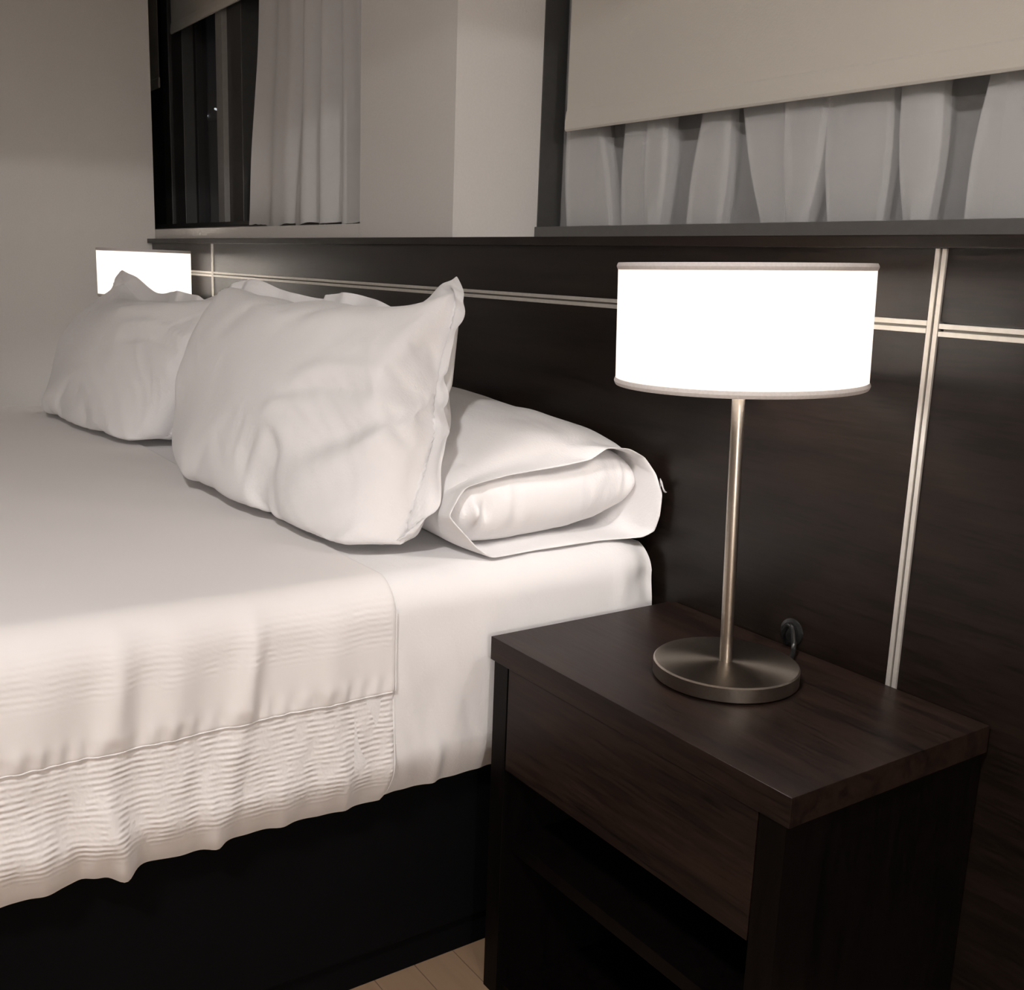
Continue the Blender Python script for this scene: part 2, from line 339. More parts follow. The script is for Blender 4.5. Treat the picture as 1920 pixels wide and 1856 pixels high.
# sheer curtain of the right window: overlapping pleats
def sheer_right():
    # lobes: x at sill (left,right), x at hem height (left,right)
    L = [(-1.986, -1.831, -2.001, -1.883), (-1.799, -1.724, -1.804, -1.742), (-1.715, -1.679, -1.726, -1.673), (-1.601, -1.513, -1.575, -1.507),
         (-1.404, -1.341, -1.467, -1.366), (-1.338, -1.299, -1.364, -1.273), (-1.255, -1.148, -1.275, -1.15), (-1.1, -1.058, -1.128, -1.057), (-.992, -.867, -.977, -.894)]
    x = -.80; rnd = random.Random(4)
    while x < 1.4:
        wd = rnd.uniform(.05, .11); L.append((x, x+wd, x-.01, x+wd+rnd.uniform(-.02, .03))); x += wd+rnd.uniform(.03, .08)
    zs = [1.249+i*.0125 for i in range(17)]+[1.47+i*.04 for i in range(24)]
    rows = []
    for z in zs:
        t = (z-1.249)/.2; te = min(1.4, t)
        P = []; P.append((-2.062, .300)); P.append((-2.03, .298))
        for i, (a0, b0, a1, b1) in enumerate(L):
            bul = .006*math.sin(min(1, t)*PI)
            a = a0+(a1-a0)*te-bul; b = b0+(b1-b0)*te+bul
            wv = .004*nz(i*3.1, z*9)
            dpt = .262+.004*math.sin(i*2.3)
            P += [(a, .302), (a+.6*(b-a), .301), (b-.003, .296+wv), (b, .288), (b-.004, .281), (b-.3*(b-a), dpt+.011), (a+.25*(b-a), dpt+.010),
                  (a+.003, dpt+.008), (a, dpt+.003), (a+.004, dpt-.003), (a+.5*(b-a), dpt-.008+wv), (b-.004, dpt-.004), (b+.004, dpt+.004), (b+.001, .285), (b+.003, .302)]
        P.append((1.59, .30))
        rows.append([(px, py, z) for px, py in P])
    k = len(rows[0]); V = [p for r in rows for p in r]
    F = [(r*k+c, r*k+c+1, (r+1)*k+c+1, (r+1)*k+c) for r in range(len(rows)-1) for c in range(k-1)]
    root = empty('sheer_curtain', (-.3, .29, 1.25))
    o = pymesh('curtain_cloth', V, F, M_sheer, root, sharp=32); o.matrix_parent_inverse = Matrix.Translation(-root.location)
    # doubled hem: a second layer just behind the first
    hr = [[(x, y+.0022, z) for x, y, z in r] for r in rows[:16]]
    V2 = [p for r in hr for p in r]
    F2 = [(r*k+c, r*k+c+1, (r+1)*k+c+1, (r+1)*k+c) for r in range(len(hr)-1) for c in range(k-1)]
    h = pymesh('hem', V2, F2, M_sheer, root, sharp=32); h.matrix_parent_inverse = Matrix.Translation(-root.location)
    return tag(root, 'pleated white sheer curtain showing below the wide blind of the right window', 'curtain')
sheer_right()

def curtain_left():
    root = empty('sheer_curtain', (-3.25, .17, 1.26))
    rows = []; nzv = 60; n = 200
    for j in range(nzv+1):
        z = 1.262+(2.40-1.262)*j/nzv
        t = (z-1.262)/.72
        xl = -3.69+.115*t; xr = -2.80+.0*t
        row = []
        for i in range(n+1):
            u = i/n
            x = xl+(xr-xl)*u
            ph = 2*PI*(1.2*u+4.6*u*u*(1-.35*u)+.04*math.sin(z*4+u*7))
            amp = .010+.006*nz(u*5+3, .3)+.016*sstep(.3, .7, u)
            y = .165+amp*math.sin(ph)+.3*amp*math.sin(2.3*ph+1+z)+.006*nz(u*9, z*3)
            x += .010*math.cos(ph)*(u)*1.0
            row.append((x, y, z+(.006*math.sin(ph*1.0+1)+.004*nz(u*30, 2) if j == 0 else 0)))
        rows.append(row)
    k = n+1
    F = [(r*k+c, r*k+c+1, (r+1)*k+c+1, (r+1)*k+c) for r in range(nzv) for c in range(n)]
    o = pymesh('curtain_cloth', [p for r in rows for p in r], F, M_sheer2, root); o.matrix_parent_inverse = Matrix.Translation(-root.location)
    hr = rows[:10]
    F2 = [(r*k+c, r*k+c+1, (r+1)*k+c+1, (r+1)*k+c) for r in range(len(hr)-1) for c in range(n)]
    h = pymesh('hem', [(x, y+.002, z) for r in hr for x, y, z in r], F2, M_sheer2, root); h.matrix_parent_inverse = Matrix.Translation(-root.location)
    return tag(root, 'gathered white curtain drawn to the right side of the left window', 'curtain')
curtain_left()

# ---------------------------------------------------------------- headboard
hb = empty('headboard', (-1.9, 0, 0))
tag(hb, 'dark wood wall headboard with crossed metal inlay strips behind the bed', 'headboard')
def hpart(name, bm, mat, par=None):
    o = obj(name, bm, mat, hb if par is None else par); o.matrix_parent_inverse = Matrix.Translation(-hb.location); return o
XS = (-3.591, -.844); XHL, XHR = XL+.004, .9
spans = ((XHL+.02, XS[0]-.0085), (XS[0]+.0085, XS[1]-.0085), (XS[1]+.0085, XHR))
for a, b in spans:
    hpart('upper_panel', bx(a, b, 0, .020, 1.1035, 1.196), M_head)
    hpart('lower_panel', bx(a, b, 0, .020, .0, 1.0875), M_head)
hpart('back_board', bx(XHL+.02, XHR, .0085, .0205, 0, 1.195), M_cord)
hpart('top_cap', bx(XHL-.003, XHR, -.012, .0205, 1.196, 1.2125, bev=.001), M_head)
for x in XS:
    bm = bmesh.new()
    for s in (-1, 1): box(bm, x+s*.005-.0033, x+s*.005+.0033, -.0035, .009, .002, 1.1955, bev=.0006)
    hpart('vertical_strip', bm, M_alu)
    hpart('strip_groove', bx(x-.0017, x+.0017, .000, .009, .002, 1.1955), M_groove)
for k, (a, b) in enumerate(((XHL+.02, XS[0]-.009), (XS[0]+.009, XS[1]-.009), (XS[1]+.009, XHR))):
    bm = bmesh.new(); z = 1.0955-(.003 if k == 2 else 0)
    for s in (-1, 1): box(bm, a, b, -.003, .009, z+s*.005-.0033, z+s*.005+.0033, bev=.0006)
    hpart('horizontal_strip', bm, M_alu)
    hpart('strip_groove', bx(a+.006, b, .000, .009, z-.0017, z+.0017), M_groove)

bm = lathe([(0, .004), (.016, .004), (.021, .002), (.022, -.002), (0, -.002)], 40)
bmesh.ops.rotate(bm, verts=bm.verts, cent=(0, 0, 0), matrix=Matrix.Rotation(PI/2, 3, 'X')); bmesh.ops.translate(bm, verts=bm.verts, vec=(-1.026, -.0005, .622))
hpart('cable_grommet', bm, M_cord)

# ---------------------------------------------------------------- nightstands
def part_at(root, name, bm, mat, smooth=False):
    o = obj(name, bm, mat, root, smooth); return o
def nightstand(x0, x1, label):
    r = empty('nightstand', ((x0+x1)/2, -.19, 0)); hx = (x1-x0)/2
    y0, y1 = -.191, .185                      # front, back (local)
    part_at(r, 'top', bx(-hx, hx, y0, y1, .563, .5996, bev=.0008), M_wenge)
    part_at(r, 'side_panel', bx(-hx+.007, -hx+.043, y0+.003, y1, 0, .563, bev=.0006), M_wenge_shade)
    part_at(r, 'side_panel', bx(hx-.045, hx-.006, y0+.003, y1, 0, .563, bev=.0006), M_wenge_shade)
    part_at(r, 'drawer', bx(-hx+.0455, hx-.0475, y0+.0035, y1-.04, .397, .561, bev=.0008), M_wenge)
    part_at(r, 'shelf', bx(-hx+.043, hx-.045, y0+.02, y1-.012, .255, .277, bev=.0006), M_wenge_shade)
    part_at(r, 'added_shade_panel', bx(-hx+.043, hx-.045, y0+.012, y1-.012, .004, .024, bev=.0006), M_wenge_shade)  # dark board added in place of the shade under the shelf
    part_at(r, 'back_panel', bx(-hx+.043, hx-.045, y1-.012, y1-.002, .03, .563), M_wenge_shade)
    return tag(r, label, 'nightstand', 'nightstands')
nightstand(-1.284, -.692, 'dark wood nightstand with one drawer, in front at the near side of the bed')
nightstand(-4.02, -3.43, 'dark wood nightstand hidden at the far side of the bed by the left wall')

# ---------------------------------------------------------------- lamps
def lamp(x, y, label, tilt, sxy=1.):
    r = empty('table_lamp', (x, y, .5996))
    part_at(r, 'base', lathe([(0, .0005), (.099, .0005), (.1015, .003), (.1015, .0215), (.0995, .0235), (.09, .0238), (.012, .0242), (0, .0242)], 96), M_nickel_spun, True)
    tm = tilt
    p = part_at(r, 'pole', lathe([(.0088, .0235), (.0088, .46), (.006, .465), (.006, .50), (0, .50)], 32), M_nickel, True)
    zb, zt, R = .414, .566, .164
    s = part_at(r, 'lamp_shade', lathe([(R, zb), (R, (zb+zt)/2), (R, zt), (R-.0012, zt), (R-.0012, (zb+zt)/2), (R-.0012, zb)], 128, close=True), M_shade, True)
    for z0, z1 in ((zb-.003, zb+.006), (zt-.006, zt+.003)):
        t = obj('trim', lathe([(R+.0012, z0+.002), (R+.002, (z0+z1)/2), (R+.0012, z1-.002), (R, z1), (R-.002, z1-.001), (R-.003, (z0+z1)/2), (R-.002, z0), (R, z0)], 128, close=True), M_trim, s, True)
    bm = bmesh.new()
    for a in (0, 2*PI/3, 4*PI/3):
        b2 = tube([(.012*math.cos(a), .012*math.sin(a), .498), ((R-.002)*math.cos(a), (R-.002)*math.sin(a), zt-.008)], .0012, 6)
        me = bpy.data.meshes.new('t'); b2.to_mesh(me); bm.from_mesh(me); b2.free(); bpy.data.meshes.remove(me)
    obj('shade_spider', bm, M_nickel, s)
    bl = part_at(r, 'bulb', lathe([(0, .478), (.012, .478), (.013, .505), (.022, .52), (.028, .538), (.024, .556), (.012, .565), (0, .567)], 32), M_bulb, True)
    bl.location = (0, 0, -.018)
    df = obj('added_top_diffuser', lathe([(0, zt-.004), (R-.004, zt-.004), (R-.004, zt-.006), (0, zt-.006)], 96), M_shade, s)  # disc added over the open shade top to soften light thrown upward
    for o in (p, s, bl):
        o.matrix_basis = tm @ o.matrix_basis
    s.scale = (sxy, sxy, 1)
    return tag(r, label, 'lamp', 'table lamps')
tl = Matrix.Rotation(math.radians(-1.8), 4, Vector((-math.sin(YAW), math.cos(YAW), 0)))
lamp(-.985, -.184, 'large lit drum-shade table lamp on the near nightstand, full metal pole and base visible', tl)
lamp(-3.74, -.185, 'small distant lit drum-shade lamp behind the far pillow by the left wall', Matrix(), .92)
cord = catmull([(-.965, -.085, .6035), (-.978, -.055, .606), (-.992, -.034, .612), (-1.000, -.028, .628), (-1.006, -.026, .640), (-1.018, -.022, .638), (-1.028, -.018, .620), (-1.030, -.006, .604)], 8)
tag(obj('power_cord', tube([tuple(p) for p in cord], .0038, 10), M_cord, None, True), 'black lamp cord looping up behind the lamp base on the near nightstand', 'cord')

# ---------------------------------------------------------------- bed
BX0, BX1, BZ = -3.40, -1.315, .700
bed = tag(empty('bed', (-2.36, -1.2, 0)), 'wide double bed with black base and thick white-clad mattress against headboard', 'bed')
def bpart(name, bm, mat):
    o = obj(name, bm, mat, bed); o.matrix_parent_inverse = Matrix.Translation(-bed.location); return o
bpart('base', bx(-3.345, -1.368, -2.35, -.022, .062, .40, bev=.004), M_black)
bpart('plinth', bx(-3.335, -1.378, -2.34, -.03, .0, .060, bev=.002), M_black)
bpart('mattress', bx(BX0+.02, BX1-.02, -2.38, -.03, .40, BZ-.015, bev=.03), M_linen)

def prof_pts(top, zb, out, n=14, rad=.055):
    """half profile (right side): list of (dx from edge, z, arclength tag)"""
    P = []
    for i in range(n+1):
        a = PI/2*(1-i/n); P.append((-rad+rad*math.cos(a)+out, top-rad+rad*math.sin(a)))
    return P
def drape(name, y0, y1, ny, top, xr, xl, zb, mat, disp, root=None, zside=70, ntop=110, tuck=True, xe0=0.):
    V = []; F = []; cols = None
    R = .055
    prof = []                                  # (x, z, nx, nz)
    for i in range(26): prof.append((xl, zb+(top-R-zb)*i/26, -1, 0))
    for i in range(9): a = PI-PI/2*i/8; prof.append((xl+R+R*math.cos(a), top-R+R*math.sin(a), math.cos(a), math.sin(a)))
    for i in range(1, ntop): prof.append((xl+R+(xr-xl-2*R)*i/ntop, top, 0, 1))
    for i in range(13): a = PI/2-PI/2*i/12; prof.append((xr-R+R*math.cos(a), top-R+R*math.sin(a), math.cos(a), math.sin(a)))
    for i in range(1, zside+1): prof.append((xr, top-R-(top-R-zb)*i/zside, 1, 0))
    if tuck:
        for i in range(1, 5): prof.append((xr-.011*i, zb-.002+.001*i, .2, -.4))
    k = len(prof)
    for j in range(ny+1):
        y = y0+(y1-y0)*j/ny
        for (x, z, nx_, nz_) in prof:
            d, dz = disp(x, y, z, nx_, nz_)
            V.append((x+d*nx_, y, z+d*nz_+dz))
    for j in range(ny):
        for c in range(k-1): F.append((j*k+c, (j+1)*k+c, (j+1)*k+c+1, j*k+c+1))
    return pymesh(name, V, F, mat, root), prof
def sheet_disp(x, y, z, nx_, nz_):
    d = .002*nz(x*4, y*6, z*5)+.0015*nz(x*9+3, y*9)
    s = max(0., nx_)
    if s > 0 and x > -2:
        g = sstep(.70, .52, z)
        d += s*(.0045*g*nz(y*34+z*9, z*5, 4)+.003*nz(y*14+z*5, z*3, 1)+.004*g)
        d -= s*.048*max(0, (.43-z)/.09)**1.7
        d += s*.008*math.exp(-((y+.47+.18*(z-.5))/.012)**2)*sstep(.50, .38, z)
        # bunched corner next to the headboard
        c = math.exp(-((y+.045)/.03)**2)
        d += -.010*c*math.exp(-((z-.635)/.03)**2)*s+.007*math.exp(-((y+.10)/.02)**2)*sstep(.69, .62, z)*s*.6
        d -= s*.014*sstep(-.07, -.02, y)
    d2 = -.012*sstep(-.10, -.015, y)*max(0, nz_)
    return d+d2, 0
sh, _ = drape('bed_sheet', -.600, -.018, 120, BZ, BX1+.003, BX0, .346, M_linen, sheet_disp, zside=80, tuck=False)
tag(sh, 'smooth white bed sheet over the head end of the mattress beside the nightstand', 'sheet')

RID = [(-1.02, .05, .0055, -.22), (-.93, .02, .008, -.12), (-.755, .016, .008, -.16), (-.855, .03, .006, -.10), (-.64, .03, .005, .04), (-1.12, .04, .006, -.1), (-1.3, .03, .006, 0), (-1.45, .05, .006, .1), (-1.7, .04, .006, 0)]
def cover_disp(x, y, z, nx_, nz_):
    d = .0035+.003*nz(x*2.5, y*3, 1)+.0016*nz(x*7, y*8)
    dz = 0
    s = max(0., nx_)
    if s > 0 and x > -2:
        q = sstep(.712, .60, z)
        for (yc, wd, am, sl) in RID:
            yy = yc+sl*(.62-z)
            up = q*sstep(.50, .54, z)
            d += 1.8*s*am*math.exp(-((y-yy)/wd)**2)*(q*(.45+.55*sstep(.53, .56, z)))
        # gathered stitching along the hem line
        st = math.exp(-((z-.545)/.016)**2)
        d += s*.0022*st*math.sin(y*230+3*nz(y*12, 0))
        d += s*.0035*sstep(.530, .536, z)
        lo = sstep(.53, .46, z)
        d += s*lo*(.007*nz(y*16+.8*nz(y*5, z*4), z*4, 7)+.004*nz(y*34, z*9, 2))
        # deep gathers near the bottom edge
        for yc, wd, am in ((-.925, .014, .016), (-.885, .022, -.010), (-.80, .012, .010), (-.70, .016, .009), (-1.02, .02, .012), (-.60, .012, .008), (-.975, .012, -.008)):
            d += s*am*math.exp(-((y-yc+.22*(z-.36))/wd)**2)*sstep(.50, .37, z)
        d -= s*.046*max(0, (.42-z)/.08)**1.7
        dz = -.006*sstep(.40, .357, z)*(.5+nz(y*9, 5))-.012*math.exp(-((y+.925)/.02)**2)*sstep(.40, .357, z)
    d -= .0035*sstep(-.5375, -.5335, y)
    return d, dz
cv, _ = drape('coverlet', -2.42, -.534, 420, BZ+.001, BX1+.004, BX0-.003, .345, M_cover, cover_disp, zside=110, ntop=120, tuck=False)
tag(cv, 'white coverlet with ribbed side panel draped over most of the bed', 'coverlet')
pts = []
for i in range(300):
    y = -2.42+(-.5345+2.42)*i/299
    d, dz = cover_disp(BX1+.004, y, .5335, 1, 0); pts.append((BX1+.004+d+.0004, y, .5335+.0006*math.sin(y*230)))
obj('hem_seam', tube(pts, .0011, 6), M_linen, cv, True)
pts = []
for i in range(120):
    z = .66-(.66-.357)*i/119
    d, dz = cover_disp(BX1+.004, -.536, z, 1, 0); pts.append((BX1+.004+d, -.5345, z))
obj('edge_seam', tube(pts, .0010, 6), M_linen, cv, True)

# ---------------------------------------------------------------- pillows: inflated cloth
def sim_pillow(Wd, H, fl, step, frames, press, seed, bend=.3, thick0=.01, quality=6):
    nx = round(Wd/step); ny = round(H/step); k = round(fl/step)
    V = []; F = []; idx = {}
    def vid(i, j, s):
        inner = (k < i < nx-k and k < j < ny-k)
        key = (i, j, s if inner else 0)
        if key not in idx:
            x = (i/nx-.5)*Wd; y = (j/ny-.5)*H
            z = (thick0 if s == 0 else -thick0) if inner else 0
            z += .003*noise.noise(Vector((x*9, y*9, seed+s*7.7)))
            idx[key] = len(V); V.append((x, y, z))
        return idx[key]
    for i in range(nx):
        for j in range(ny):
            for s in (0, 1):
                if s == 1 and not (k <= i < nx-k and k <= j < ny-k): continue
                q = [vid(i, j, s), vid(i+1, j, s), vid(i+1, j+1, s), vid(i, j+1, s)]
                if s == 1: q.reverse()
                F.append(q)
    me = bpy.data.meshes.new('inflate'); me.from_pydata(V, [], F); me.update()
    ob = bpy.data.objects.new('inflate', me); C.objects.link(ob)
    body = ob.vertex_groups.new(name='body')
    body.add([n for (i, j, s), n in idx.items() if k <= i <= nx-k and k <= j <= ny-k], 1, 'REPLACE')
    m = ob.modifiers.new('c', 'CLOTH'); c = m.settings
    c.quality = quality; c.mass = .25; c.tension_stiffness = c.compression_stiffness = 25; c.shear_stiffness = 8; c.bending_stiffness = bend
    c.tension_damping = c.compression_damping = 8; c.air_damping = 3
    c.use_pressure = True; c.uniform_pressure_force = press; c.vertex_group_pressure = 'body'
    c.effector_weights.gravity = 0
    m.collision_settings.use_self_collision = False; m.collision_settings.use_collision = False
    m.point_cache.frame_end = frames+2
    for fr in range(1, frames+1): sc.frame_set(fr)
    dg = bpy.context.evaluated_depsgraph_get()
    em = bpy.data.meshes.new_from_object(ob.evaluated_get(dg))
    P = np.array([tuple(v.co) for v in em.vertices]); faces = [tuple(p.vertices) for p in em.polygons]
    bpy.data.objects.remove(ob); bpy.data.meshes.remove(em); sc.frame_set(1)
    UV = np.zeros((len(P), 3)); key = {}
    for (i, j, s), n in idx.items(): UV[n] = (i/nx, j/ny, s); key[(i, j, s)] = n
    return P, faces, UV, (nx, ny, k)
def warp(P, UV, Wd, H, corners, ctrl, tscale=1., fill=None):
    """corners BL,BR,TR,TL ; ctrl: list of (u,v,target). Bends the inflated cloth into its resting pose."""
    BL, BR, TR, TL = [np.array(c, float) for c in corners]
    Nn = np.cross((BR-BL)+(TR-TL), (TL-BL)+(TR-BR)); Nn /= np.linalg.norm(Nn)
    u = P[:, 0]/Wd+.5; v = P[:, 1]/H+.5
    zz = P[:, 2]*tscale; zz = np.where(zz < 0, zz*.55, zz*1.12)
    B = ((1-u)*(1-v))[:, None]*BL+(u*(1-v))[:, None]*BR+(u*v)[:, None]*TR+((1-u)*v)[:, None]*TL+Nn*zz[:, None]
    if not ctrl: return B
    cu = np.array([(c[0], c[1]) for c in ctrl]); T = np.array([c[2] for c in ctrl], float)
    ids = [int(np.argmin((UV[:, 0]-a)**2+(UV[:, 1]-b)**2+UV[:, 2]*10)) for a, b in cu]
    D = T-B[ids]
    asp = np.array([Wd/H, 1.])
    def ker(a, b):
        r = np.sqrt((((a[:, None]-b[None])*asp)**2).sum(-1)); return np.where(r > 1e-9, r*r*np.log(np.maximum(r, 1e-9)), 0)
    c2 = UV[ids][:, :2]; n = len(c2)
    K = np.zeros((n+3, n+3)); K[:n, :n] = ker(c2, c2)+1e-4*np.eye(n); Pm = np.c_[np.ones(n), c2]; K[:n, n:] = Pm; K[n:, :n] = Pm.T
    wv = np.linalg.solve(K, np.r_[D, np.zeros((3, 3))])
    return B+ker(UV[:, :2], c2)@wv[:n]+np.c_[np.ones(len(UV)), UV[:, :2]]@wv[n:]

PW, PH = .86, .60
def standing(name, seed, corners, ctrl, label, press, bend, zmin, tscale=1., creases=None):
    P, F, UV, _ = sim_pillow(PW, PH, .05, .010, 36, press, seed, bend)
    Q = warp(P, UV, PW, PH, corners, ctrl, tscale)
    me = bpy.data.meshes.new('t'); me.from_pydata([tuple(q) for q in Q], [], F)
    at = me.attributes.new('q', 'FLOAT_VECTOR', 'POINT'); at.data.foreach_set('vector', UV.astype(np.float32).ravel())
    to = bpy.data.objects.new('t', me); C.objects.link(to); sm = to.modifiers.new('s', 'SUBSURF'); sm.levels = 1
    em = bpy.data.meshes.new_from_object(to.evaluated_get(bpy.context.evaluated_depsgraph_get()))
    n = len(em.vertices); Q = np.zeros(n*3, np.float32); em.vertices.foreach_get('co', Q); Q = Q.reshape(-1, 3).astype(float)
    UV = np.zeros(n*3, np.float32); em.attributes['q'].data.foreach_get('vector', UV); UV = UV.reshape(-1, 3).astype(float)
    F = [tuple(p.vertices) for p in em.polygons]
    bpy.data.objects.remove(to); bpy.data.meshes.remove(em); bpy.data.meshes.remove(me)
    if creases:
        Nn = np.cross(np.array(corners[1])-corners[0], np.array(corners[3])-corners[0]); Nn /= np.linalg.norm(Nn)
        front = (UV[:, 2] < .01).astype(float)
        wn = np.zeros(n)
        for i in range(n):
            if UV[i, 2] > .5: continue
            u, v = UV[i, 0], UV[i, 1]
            du, dv_ = (u-1.), (v-.05)                      # radiates from the lower corner
            a_ = math.atan2(dv_*PH, du*PW); rr = math.hypot(dv_*PH, du*PW)
            r1 = (1-abs(nz(a_*9+seed, rr*3.5, 2)))**5*max(0, 1-rr/.60)
            a2 = math.atan2((v-1)*PH, (u-.02)*PW); r2_ = math.hypot((v-1)*PH, (u-.02)*PW)
            r2b = (1-abs(nz(a2*8+seed, r2_*3, 5)))**5*max(0, 1-r2_/.5)
            wn[i] = .0055*r1+.0035*r2b+.0025*nz(u*9, v*7, seed)
        Q += Nn*wn[:, None]
        for (pts_, wd, am, stp) in creases:
            C_ = np.array([tuple(p) for p in catmull([(a, b, 0) for a, b in pts_], 10)])[:, :2]
            dd = (UV[:, None, :2]-C_[None])*np.array([PW, PH]); r2 = (dd**2).sum(-1); k = r2.argmin(1); dist = np.sqrt(r2.min(1))
            tg = np.gradient(C_, axis=0)*np.array([PW, PH]); dv = dd[np.arange(len(k)), k]; sd = np.sign(tg[k, 0]*dv[:, 1]-tg[k, 1]*dv[:, 0])
            taper = np.clip(np.minimum(k, len(C_)-1-k)/(len(C_)*.25), 0, 1)
            s_ = sd*dist
            h = np.exp(-(s_/wd)**2) if not stp else np.exp(-np.maximum(0, s_)/(wd*4))*np.clip(.5+s_/wd*.5, 0, 1)*(s_ > -wd)
            Q += Nn*(am*h*taper*front*np.exp(-np.maximum(0, dist-.15)/.03))[:, None]
    bw = (UV[:, 2] < .5)*np.exp(-((UV[:, 1]-.17)/.11)**2)*np.clip((UV[:, 0]-.05)/.25, 0, 1)*np.clip((.99-UV[:, 0])/.12, 0, 1)
    Q[:, 1] -= .062*bw; Q[:, 2] -= .046*bw              # belly sagging over the lower flange
    Q[:, 2] = np.where(Q[:, 2] < zmin+.03, zmin+.03*np.exp((Q[:, 2]-zmin-.03)/.03), Q[:, 2])   # squashed against the bed
    c = Q.mean(0); base = Vector((c[0], c[1], zmin))
    o = pymesh(name, Q-np.array(base), F, M_linen_p, None, True); o.location = base
    return tag(o, label, 'pillow', 'propped pillows')
near_ctrl = [(0, 0, (-2.29, -.525, .706)), (1, 0, (-1.444, -.468, .706)), (1, 1, (-1.664, -.225, 1.134)), (0, 1, (-2.35, -.395, 1.084)),
             (.12, 1, (-2.27, -.37, 1.108)), (.25, 1, (-2.15, -.335, 1.084)), (.5, 1, (-1.94, -.295, 1.091)), (.62, 1, (-1.84, -.28, 1.078)), (.8, 1, (-1.745, -.25, 1.083)),
             (1, .85, (-1.585, -.255, 1.080)), (1, .68, (-1.56, -.30, .985)), (1, .5, (-1.475, -.355, .915)), (1, .3, (-1.42, -.395, .838)), (1, .14, (-1.40, -.43, .765)),
             (.3, 0, (-2.0, -.50, .704)), (.6, 0, (-1.72, -.505, .704)), (.82, 0, (-1.555, -.50, .704)),
             (0, .3, (-2.34, -.50, .80)), (0, .65, (-2.37, -.44, .96))]
standing('pillow', 3, [c[2] for c in near_ctrl[:4]], near_ctrl, 'large white flanged pillow standing propped up nearest the camera', 3.0, .12, .7045, creases=[
    ([(.935, .97), (.94, .75), (.935, .5), (.94, .25), (.93, .03)], .007, -.011, 0), ([(.30, .075), (.55, .07), (.80, .075), (.95, .07)], .008, -.010, 0),
    ([(.93, .80), (.92, .62), (.85, .45), (.72, .34), (.60, .30)], .020, -.010, 0), ([(.95, .62), (.90, .44), (.80, .33), (.68, .25)], .022, .010, 0),
    ([(.62, .27), (.67, .17), (.75, .15), (.84, .20), (.93, .30)], .013, -.008, 0), ([(.58, .24), (.63, .12), (.73, .09), (.83, .13)], .014, .007, 0),
    ([(.35, .70), (.52, .82), (.75, .88), (.88, .90)], .020, .006, 0), ([(.28, .58), (.42, .74), (.62, .80)], .022, -.005, 0), ([(.50, .62), (.62, .74), (.80, .80)], .016, -.005, 0),
    ([(.60, .48), (.70, .55), (.84, .57)], .015, .006, 0), ([(.58, .43), (.68, .48), (.82, .50)], .013, -.006, 0), ([(.56, .38), (.62, .42), (.70, .40)], .012, .005, 0),
    ([(.60, .36), (.55, .25), (.58, .12)], .015, .006, 0), ([(.70, .08), (.80, .06), (.90, .12)], .012, .006, 0), ([(.12, .9), (.18, .7), (.2, .5)], .03, .004, 0)])
far_ctrl = [(0, 0, (-3.33, -.585, .706)), (1, 0, (-2.54, -.46, .706)), (1, 1, (-2.53, -.29, 1.095)), (0, 1, (-3.22, -.395, 1.105)),
            (.25, 1, (-3.02, -.36, 1.05)), (.5, 1, (-2.84, -.33, 1.055)), (.75, 1, (-2.66, -.30, 1.07)),
            (.3, 0, (-3.08, -.53, .704)), (.7, 0, (-2.75, -.51, .704)), (1, .5, (-2.46, -.38, .88)), (0, .35, (-3.32, -.52, .82)), (0, .7, (-3.28, -.45, .98))]
standing('pillow', 8, [c[2] for c in far_ctrl[:4]], far_ctrl, 'white flanged pillow standing propped up in front of the far lamp', 3.0, .12, .7045, creases=[
    ([(.55, .60), (.72, .64), (.90, .60)], .014, .006, 0), ([(.58, .54), (.74, .57), (.9, .53)], .013, -.006, 0), ([(.5, .12), (.66, .16), (.82, .12)], .013, .006, 0), ([(.55, .2), (.7, .24), (.85, .2)], .014, -.005, 0)])

